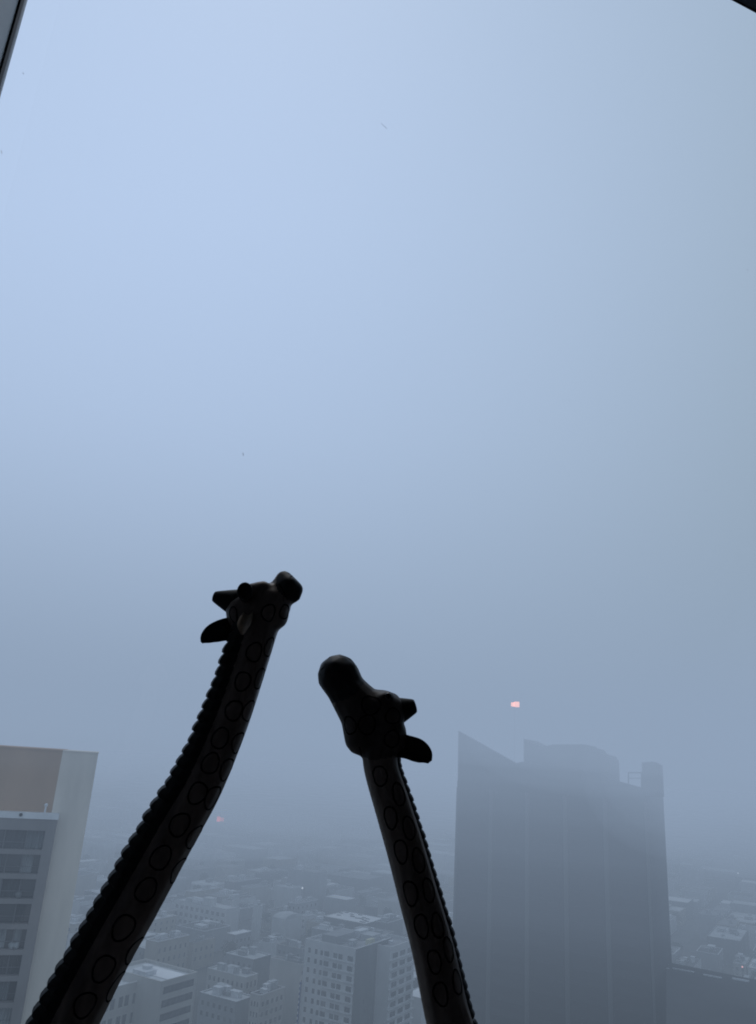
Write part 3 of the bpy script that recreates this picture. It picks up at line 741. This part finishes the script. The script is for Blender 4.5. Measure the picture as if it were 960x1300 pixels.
# dark roof in front on the right, with a pale parapet along its far edge
f0, f1 = on_z(846, 1221, 60), on_z(962, 1248, 60)
PB = thing('podium_building', (f1.x, f1.y, 0), 'broad dark roof at the lower right with a pale parapet along its far edge', 'building')
W_ = [f0, f1 - V * 30, f1 - V * 30 - az(22) * 110, f0 - az(20.9) * 110]
bm = bmesh.new(); prism(bm, [Vector((p.x, p.y, 0)) for p in W_], UP * 59.9); mk('wall', bm, M['tower'], PB)
bm = bmesh.new(); prism(bm, [Vector((p.x, p.y, 59.905)) for p in W_], UP * .08); mk('roof', bm, M['roof_x'], PB)
g0 = [gc(p) for p in W_]; FOOT.append((min(q[0] for q in g0), max(q[0] for q in g0), min(q[1] for q in g0), max(q[1] for q in g0)))
L_ = 30 + (f0 - f1).dot(V)
bm = bmesh.new()
rr_ = random.Random(8); s = 0.0; L_ -= 1.3
while s < L_:
    w = rr_.uniform(1.5, 5)
    quadbox(bm, Vector((f1.x, f1.y, 60.005)) - V * (30 - s) - U * rr_.uniform(.6, 2.2), V * min(w, L_ - s), U * .3, UP * rr_.uniform(.08, .4)); s += w + rr_.choice((0.1, .6, 2.0))
mk('far_parapet', bm, M['coping'], PB)
pp_ = on_z(942.5, 1227, 26)
for (x, y, m_, lb, z) in ((942.5, 1227.5, 'tail', 'tiny pink lamp glowing just above the dark lower right roof', 20), (384, 1127.5, 'pale_lamp', 'tiny white lamp far out between the giraffe necks', 15), (937, 1108.5, 'pale_lamp', 'tiny pale lamp in the haze right of the dark tower', 12)):
    p = on_z(x, y, z); k = proj(p)[2] / FPX
    t_ = thing('street_lamp', (p.x, p.y, 0), lb, 'lamp')
    bm = bmesh.new(); bar(bm, Vector((p.x, p.y, 0)), p, .12, 6); mk('post', bm, M['dgrey'], t_)
    bm = bmesh.new(); g_ = bmesh.ops.create_icosphere(bm, subdivisions=2, radius=1.0 * k)
    for v in g_['verts']: v.co += p
    mk('lamp_head', bm, M[m_], t_, smooth=True)
# the far red sign
p = on_z(279, 1040, 22); k = proj(p)[2] / FPX
rb = house('far_building', 'far block carrying a blurred red light left of the giraffe necks gap', 'building', p - UP * 22 - V * 8 - U * 2, 16, 22, 18, 'grey', 'roof_m', clutter=0)
sg2 = thing('red_sign', p - UP * 4.8, 'blurred pink-red light in the haze beside the left giraffe neck', 'sign')
bm = boxm(p - UP * 4.7 + U * .2, V * .5, U * .3, UP * 3); mk('post', bm, M['dgrey'], sg2)
bm = boxm(p - V * (6.5 * k) - UP * (2.2 * k), V * (6 * k), U * .4, UP * (4.4 * k)); mk('panel', bm, M['red_dim'], sg2)
bm = boxm(p - V * (.3 * k) - UP * (3 * k), V * (5 * k), U * .4, UP * (6.0 * k)); mk('panel', bm, M['red_far'], sg2)

# ================================================================ FILLER STREETS
KEEP = []
for (nm, lb, N_, xl, xr, zr, wl, rf, wn) in LMK:
    P = on_z(N_[0], N_[1], zr); a_, b_ = abs(reach(P, U, xr)), abs(reach(P, V, xl))
    for x_, y_, z_ in ((0, 0, 0), (.5, .5, 0), (1, 0, 0), (0, 1, 0), (.5, 0, zr * .35), (0, .5, zr * .35)):
        q = proj(P + U * (a_ * x_) + V * (b_ * y_) - UP * z_); KEEP.append((q[0], q[1], P.length))
def blocks(aa, bb, dp, w, h, d):
    c = [proj(gp(aa + x * dp, bb + y * w, z)) for x in (0, 1) for y in (0, 1) for z in (0, h + 1)]
    x0, x1, y0, y1 = min(q[0] for q in c), max(q[0] for q in c), min(q[1] for q in c), max(q[1] for q in c)
    return any(x0 < k[0] < x1 and y0 < k[1] < y1 and d < k[2] for k in KEEP)

def hidden(P):
    x, y, d = proj(P)
    if d < 5 or x < 20 or x > 985 or y > 1315 or y < 985: return True
    if 590 < x < 838: return True
    if x < 128 - (y - 957) * .165: return True
    lx = 312 - (y - 930) * .49; 
    if y > 930 and lx - 66 - (y - 930) * .03 < x < lx - 2: return True
    rx = 459 + (y - 960) * .245
    if y > 960 and rx + 2 < x < rx + 48: return True
    return False
GR = {'far': 'hazy far blocks fading into the fog', 'mid': 'small foggy blocks of the low streets'}
FL = {'roof_w': 'white-roofed', 'roof_l': 'pale-roofed', 'roof_m': 'grey-roofed', 'roof_d': 'dark-roofed'}
BW, BD, ST_ = 96, 62, 17
nb = 0; rnd = random.Random(21); cands = []
TREE_SPOTS = []
for i in range(2, 19):
    for j in range(-14, 18):
        a0, b0 = i * (BD + ST_) + 30, j * (BW + ST_)
        c = gp(a0 + 30, b0 + 48)
        for row in (0, 1):
            bb = b0
            while bb < b0 + BW - 7:
                far = c.length
                w = rnd.choice((7, 8, 10, 12, 15, 20)) if far < 700 else rnd.choice((14, 20, 30, 40)); w = min(w, b0 + BW - bb)
                dp = rnd.uniform(20, 30)
                aa = a0 if row == 0 else a0 + BD - dp
                h = rnd.choice((7, 8, 9, 10, 11, 12, 13, 16)) * (1.0 if far < 800 else 1.25)
                cands.append((aa, bb, dp, w - .6, h, rnd.random(), rnd.random(), rnd.random())); bb += w
            if rnd.random() < .95: TREE_SPOTS.append((a0 + (row * BD) + (-4 if row == 0 else 4), b0 + rnd.uniform(0, BW)))
            if rnd.random() < .95: TREE_SPOTS.append((a0 + BD / 2 + rnd.uniform(-3, 3), b0 + rnd.uniform(0, BW)))
for (aa, bb, dp, w, h, q1, q2, q3) in cands:
    C = gp(aa, bb)
    d = C.length
    if d < 330 or d > 1350: continue
    if any(aa < f[1] + 2 and aa + dp > f[0] - 2 and bb < f[3] + 2 and bb + w > f[2] - 2 for f in FOOT): continue
    vis = sum(not hidden(gp(aa + x * dp, bb + y * w, h - z)) for x in (.1, .9) for y in (.1, .5, .9) for z in (0, h * .3))
    if vis < 5: continue
    if blocks(aa, bb, dp, w, h, d): continue
    if d > 650 and q3 < (d - 650) / 700: continue
    # keep the view of the named roofs clear: nothing tall right in front of them
    if d < 430: h = min(h, 9)
    wl = 'white' if q1 < .26 else 'cream' if q1 < .45 else 'grey' if q1 < .75 else 'beige' if q1 < .85 else 'dgrey'
    rf = 'roof_l' if q2 < .30 else 'roof_m' if q2 < .66 else 'roof_d' if q2 < .93 else 'roof_w'
    key = 'far' if d > 620 else 'mid'
    lab = ('%s block among the low foggy streets' if key == 'mid' else '%s far block fading into the fog') % FL[rf]
    r = house('small_building' if key == 'mid' else 'far_building', lab, 'building', C, dp, w, h, wl, rf, group=GR[key] + ', ' + FL[rf], seed=nb, clutter=(6 if d < 470 else 4 if d < 560 else 1 if d < 700 else 0), note=False, par=.3)
    nb += 1
    if d < 520 and nb % 3:
        cols = max(1, int(w / 3.2)); windows(r, C, V, -U, w, h - 1.0, min(3, int((h - 1) / 3.1)), cols, 1.25, 1.5, 3.1, .3, .3)
        cols = max(1, int(dp / 4.5)); windows(r, C, U, -V, dp, h - 1.0, min(3, int((h - 1) / 3.1)), cols, 1.1, 1.4, 3.1, .3, .3)
# trees
def tree_mesh(seed):
    rnd = random.Random(seed); bm = bmesh.new(); lobes = [(Vector((rnd.uniform(-1.7, 1.7), rnd.uniform(-1.7, 1.7), rnd.uniform(3.6, 7.4))), rnd.uniform(1.0, 1.9)) for _ in range(9)]
    for c, r in lobes:
        for _ in range(55):
            d = Vector((rnd.gauss(0, 1), rnd.gauss(0, 1), rnd.gauss(0, 1))).normalized() * r * rnd.uniform(.55, 1.08); p = c + d
            n = (d.normalized() + Vector((rnd.uniform(-.6, .6), rnd.uniform(-.6, .6), rnd.uniform(-.6, .6)))).normalized(); s = n.orthogonal().normalized(); t = n.cross(s); k = rnd.uniform(.22, .42)
            bm.faces.new([bm.verts.new(p + s * k * x + t * k * y) for x, y in ((-1, -.6), (0, -1), (1, .2), (.1, 1))])
    me = bpy.data.meshes.new('crown'); bm.to_mesh(me); bm.free(); me.materials.append(M['leaf'])
    bm = bmesh.new(); bar(bm, Vector((0, 0, 0)), Vector((0.1, 0, 4.6)), .16, 7)
    for c, r in lobes[:4]: bar(bm, Vector((.06, 0, 3.0)), c, .07, 5)
    tm = bpy.data.meshes.new('trunk'); bm.to_mesh(tm); bm.free(); tm.materials.append(M['bark'])
    return me, tm
TM = [tree_mesh(i) for i in range(4)]
nt_ = 0
for (a, b) in TREE_SPOTS:
    P = gp(a, b); d = P.length
    if d < 340 or d > 820 or hidden(P + UP * 7) or hidden(P + UP * 4): continue
    if any(f[0] - 3 < a < f[1] + 3 and f[2] - 3 < b < f[3] + 3 for f in FOOT): continue
    if any(c[0] - 2 < a < c[0] + c[2] + 2 and c[1] - 2 < b < c[1] + c[3] + 2 for c in cands): pass
    cm, tm = TM[nt_ % 4]; s = rnd.uniform(.8, 1.5)
    t_ = thing('street_tree', P, 'dark bushy tree between the low foggy blocks', 'tree', 'dark trees in the foggy streets')
    t_.rotation_euler = (0, 0, rnd.uniform(0, 6.28)); t_.scale = (s, s, s * rnd.uniform(.9, 1.15))
    for nm, me in (('crown', cm), ('trunk', tm)):
        o = bpy.data.objects.new(nm, me); COL.objects.link(o); o.parent = t_
    nt_ += 1
# ground and roads
bm = bmesh.new(); bm.faces.new([bm.verts.new(v) for v in ((-9000, -300, 0), (9000, -300, 0), (9000, 15000, 0), (-9000, 15000, 0))]); struct('ground', bm, M['ground'])
for i in range(2, 19):
    a0 = i * (BD + ST_) + 30 - ST_
    bm = bmesh.new(); bm.faces.new([bm.verts.new(gp(a0 + x, y, .008)) for x, y in ((3, -1500), (ST_ - 3, -1500), (ST_ - 3, 1900), (3, 1900))]); struct('road', bm, M['asphalt'])
    if i < 9:
        bm = bmesh.new()
        for k in range(-60, 90): bm.faces.new([bm.verts.new(gp(a0 + ST_ / 2 + x, k * 9 + y, .016)) for x, y in ((-.12, 0), (.12, 0), (.12, 3.5), (-.12, 3.5))])
        struct('road_marking', bm, M['paint'])
for j in range(-14, 19):
    b0 = j * (BW + ST_) - ST_
    bm = bmesh.new(); bm.faces.new([bm.verts.new(gp(x, b0 + y, .012)) for x, y in ((100, 3), (100, ST_ - 3), (1600, ST_ - 3), (1600, 3))]); struct('road', bm, M['asphalt'])
# parked cars
def car_parts():
    bm = bmesh.new()
    prof = [(0, .35), (0, .8), (.15, .92), (1.2, 1.0), (1.9, 1.45), (3.3, 1.45), (4.1, .98), (4.4, .9), (4.45, .35)]
    prism(bm, [Vector((x, -.85, z)) for x, z in prof], Vector((0, 1.7, 0)))
    bmesh.ops.recalc_face_normals(bm, faces=bm.faces); body = bpy.data.meshes.new('body'); bm.to_mesh(body); bm.free()
    bm = bmesh.new(); prism(bm, [Vector((x, -.87, z)) for x, z in ((1.45, 1.02), (1.95, 1.39), (3.25, 1.39), (3.85, 1.02))], Vector((0, 1.74, 0)))
    bmesh.ops.recalc_face_normals(bm, faces=bm.faces); g = bpy.data.meshes.new('side_window'); bm.to_mesh(g); bm.free(); g.materials.append(M['glass'])
    bm = bmesh.new(); bar(bm, Vector((0, -.1, 0)), Vector((0, .1, 0)), .33, 14)
    w = bpy.data.meshes.new('wheel'); bm.to_mesh(w); bm.free(); w.materials.append(M['tyre'])
    return body, g, w
cb, cg, cw = car_parts()
CB_ = []
for m in CARP:
    x = cb.copy(); x.materials.append(m); CB_.append(x)
CN = ['white', 'black', 'grey']; nc = 0
for i in range(2, 7):
    a0 = i * (BD + ST_) + 30 - ST_
    for k in range(-40, 60):
        if rnd.random() < .45: continue
        for sd in (4.2, ST_ - 4.2):
            if rnd.random() < .5: continue
            P = gp(a0 + sd, k * 7.5, .012)
            if hidden(P + UP) or P.length > 560 or nc > 60: continue
            if any(f[0] - 4 < a0 + sd < f[1] + 4 and f[2] - 5 < k * 7.5 < f[3] + 5 for f in FOOT): continue
            q = rnd.randrange(3)
            t_ = thing('parked_car', P, '%s car parked along a foggy street' % CN[q], 'car', '%s cars parked along the foggy streets' % CN[q])
            t_.rotation_euler = (0, 0, math.atan2(V.y, V.x))
            for nm, me, loc in (('body', CB_[q], (0, 0, 0)), ('side_window', cg, (0, 0, 0)), ('wheel', cw, (.9, -.8, .33)), ('wheel', cw, (.9, .8, .33)), ('wheel', cw, (3.5, -.8, .33)), ('wheel', cw, (3.5, .8, .33))):
                o = bpy.data.objects.new(nm, me); COL.objects.link(o); o.parent = t_; o.location = loc
            nc += 1

# ================================================================ FOG, SKY, SUN
def fog(name, z0, z1, sig, col, y0):
    m = bpy.data.materials.new(name); m.use_nodes = True; nt = m.node_tree; nt.nodes.clear()
    o = nt.nodes.new('ShaderNodeOutputMaterial'); ab = nt.nodes.new('ShaderNodeVolumeAbsorption'); em = nt.nodes.new('ShaderNodeEmission'); ad = nt.nodes.new('ShaderNodeAddShader')
    ab.inputs['Color'].default_value = (0, 0, 0, 1); ab.inputs['Density'].default_value = sig
    em.inputs['Color'].default_value = (*col, 1); em.inputs['Strength'].default_value = sig  # emission stands in for daylight scattered inside the fog
    nt.links.new(ab.outputs[0], ad.inputs[0]); nt.links.new(em.outputs[0], ad.inputs[1]); nt.links.new(ad.outputs[0], o.inputs['Volume'])
    try: m.cycles.homogeneous_volume = True
    except Exception: pass
    bm = boxm(Vector((-6000, y0, z0)), Vector((12000, 0, 0)), Vector((0, 9000, 0)), UP * (z1 - z0))
    ob = mk(name, bm, m, base=(0, y0, z0)); tag(ob, kind='structure'); return ob
FC, FL_ = (0.342, 0.445, 0.613), (0.128, 0.163, 0.205)
fog('fog', -2.0, 136, 0.0017, FL_, 4.0)
fog('fog', 68, 135.5, 0.0014, FC, 44)
for i_, z_ in enumerate((82, 91)): fog('fog', z_, 135 - .2 * i_, 0.0014, FC, 44.2 + .05 * i_)
for i_, z_ in enumerate((95, 98, 101, 104, 107, 110)): fog('fog', z_, 121 - .5 * i_, 0.00098, FC, 44.5 + .05 * i_)
# thicker wisps drifting across the tower top and the far streets
for n_, (px_, py_, dist_, rx_, ry_, rz_, sg_) in enumerate([(x, y, d, a * f, b * f, c * f, g / 3) for x, y, d, a, b, c, g in ((745, 950, 150, 17, 14, 6.5, .020), (838, 985, 146, 10, 13, 10, .018), (630, 938, 150, 18, 13, 5.5, .007)) for f in (1.3, .95, .6)] + [(410, 1018, 760, 190, 120, 30, .0040), (250, 1050, 640, 110, 70, 22, .0042), (930, 1050, 620, 90, 90, 30, .0035), (500, 1082, 560, 60, 50, 13, .004)]):
    d_ = ray(px_, py_); c_ = CAM + d_ * (dist_ / math.hypot(d_.x, d_.y))
    m = bpy.data.materials.new('fog_wisp'); m.use_nodes = True; nt = m.node_tree; nt.nodes.clear()
    o = nt.nodes.new('ShaderNodeOutputMaterial'); ab = nt.nodes.new('ShaderNodeVolumeAbsorption'); em = nt.nodes.new('ShaderNodeEmission'); ad = nt.nodes.new('ShaderNodeAddShader')
    ab.inputs['Color'].default_value = (0, 0, 0, 1); ab.inputs['Density'].default_value = sg_
    em.inputs['Color'].default_value = (.305, .395, .535, 1); em.inputs['Strength'].default_value = sg_  # wisps glow by themselves too, in place of scattered daylight
    nt.links.new(ab.outputs[0], ad.inputs[0]); nt.links.new(em.outputs[0], ad.inputs[1]); nt.links.new(ad.outputs[0], o.inputs['Volume'])
    bm = bmesh.new(); g_ = bmesh.ops.create_uvsphere(bm, u_segments=32, v_segments=18, radius=1)
    for v in g_['verts']: v.co = c_ + Vector((v.co.x * rx_, v.co.y * ry_, v.co.z * rz_))
    struct('fog', bm, m)

w = bpy.data.worlds.new('World'); S.world = w; w.use_nodes = True
nt = w.node_tree; N = nt.nodes; L = nt.links; bg = N['Background']
SUN_EL, SUN_AZ = 62, -15
GL_EL, GL_AZ = 35, -25      # where the overcast is thinnest
sk = N.new('ShaderNodeTexSky'); sk.sky_type = 'NISHITA'; sk.sun_disc = False; sk.sun_elevation = rad(SUN_EL); sk.sun_rotation = rad(SUN_AZ)
sk.air_density = 1.0; sk.dust_density = 2.0
tc = N.new('ShaderNodeTexCoord')
nm_ = N.new('ShaderNodeVectorMath'); nm_.operation = 'NORMALIZE'; L.new(tc.outputs['Generated'], nm_.inputs[0])
dt = N.new('ShaderNodeVectorMath'); dt.operation = 'DOT_PRODUCT'; L.new(nm_.outputs[0], dt.inputs[0])
sd = Vector((math.sin(rad(SUN_AZ)) * math.cos(rad(SUN_EL)), math.cos(rad(SUN_AZ)) * math.cos(rad(SUN_EL)), math.sin(rad(SUN_EL))))
dt.inputs[1].default_value = Vector((math.sin(rad(GL_AZ)) * math.cos(rad(GL_EL)), math.cos(rad(GL_AZ)) * math.cos(rad(GL_EL)), math.sin(rad(GL_EL))))
rp = N.new('ShaderNodeValToRGB'); cr = rp.color_ramp; cr.interpolation = 'LINEAR'
cr.elements[0].position = 0.62; cr.elements[0].color = (0.36, 0.464, 0.58, 1)
cr.elements[1].position = 1.0; cr.elements[1].color = (0.535, 0.685, 0.945, 1)
L.new(dt.outputs['Value'], rp.inputs['Fac'])
sc_ = N.new('ShaderNodeVectorMath'); sc_.operation = 'SCALE'; sc_.inputs['Scale'].default_value = 10.0; L.new(rp.outputs['Color'], sc_.inputs[0])
mx = N.new('ShaderNodeMix'); mx.data_type = 'RGBA'; mx.inputs[0].default_value = 0.96
L.new(sk.outputs['Color'], mx.inputs[6]); L.new(sc_.outputs[0], mx.inputs[7]); L.new(mx.outputs[2], bg.inputs['Color'])
bg.inputs['Strength'].default_value = 0.1
sl = bpy.data.lights.new('sun', 'SUN'); sl.energy = 0.5; sl.angle = rad(30); sl.color = (1, 0.97, 0.93)
so = bpy.data.objects.new('sun', sl); COL.objects.link(so); so.rotation_euler = (-sd).to_track_quat('-Z', 'Y').to_euler(); so.location = (0, 0, 300)
S.view_settings.view_transform = 'Standard'; S.view_settings.look = 'None'; S.view_settings.exposure = 0; S.view_settings.gamma = 1
S.render.engine = 'CYCLES'
S.cycles.max_bounces = 6; S.cycles.diffuse_bounces = 3; S.cycles.transparent_max_bounces = 24; S.cycles.volume_bounces = 0
S.cycles.use_denoising = True; S.cycles.filter_width = 1.9
bpy.context.view_layer.update()
print('BUILD', nb, nt_, nc, 'objs', len(S.objects), 'VP', proj(CAM + UP * 1e6 + Vector((0, 1, 0))), 'win', D, ZH, SL, ST, 'tower', sL, dep, zroof, 'left', s_pier0, s_pier1, PIT, 'MR', MR[2:], A[2:])
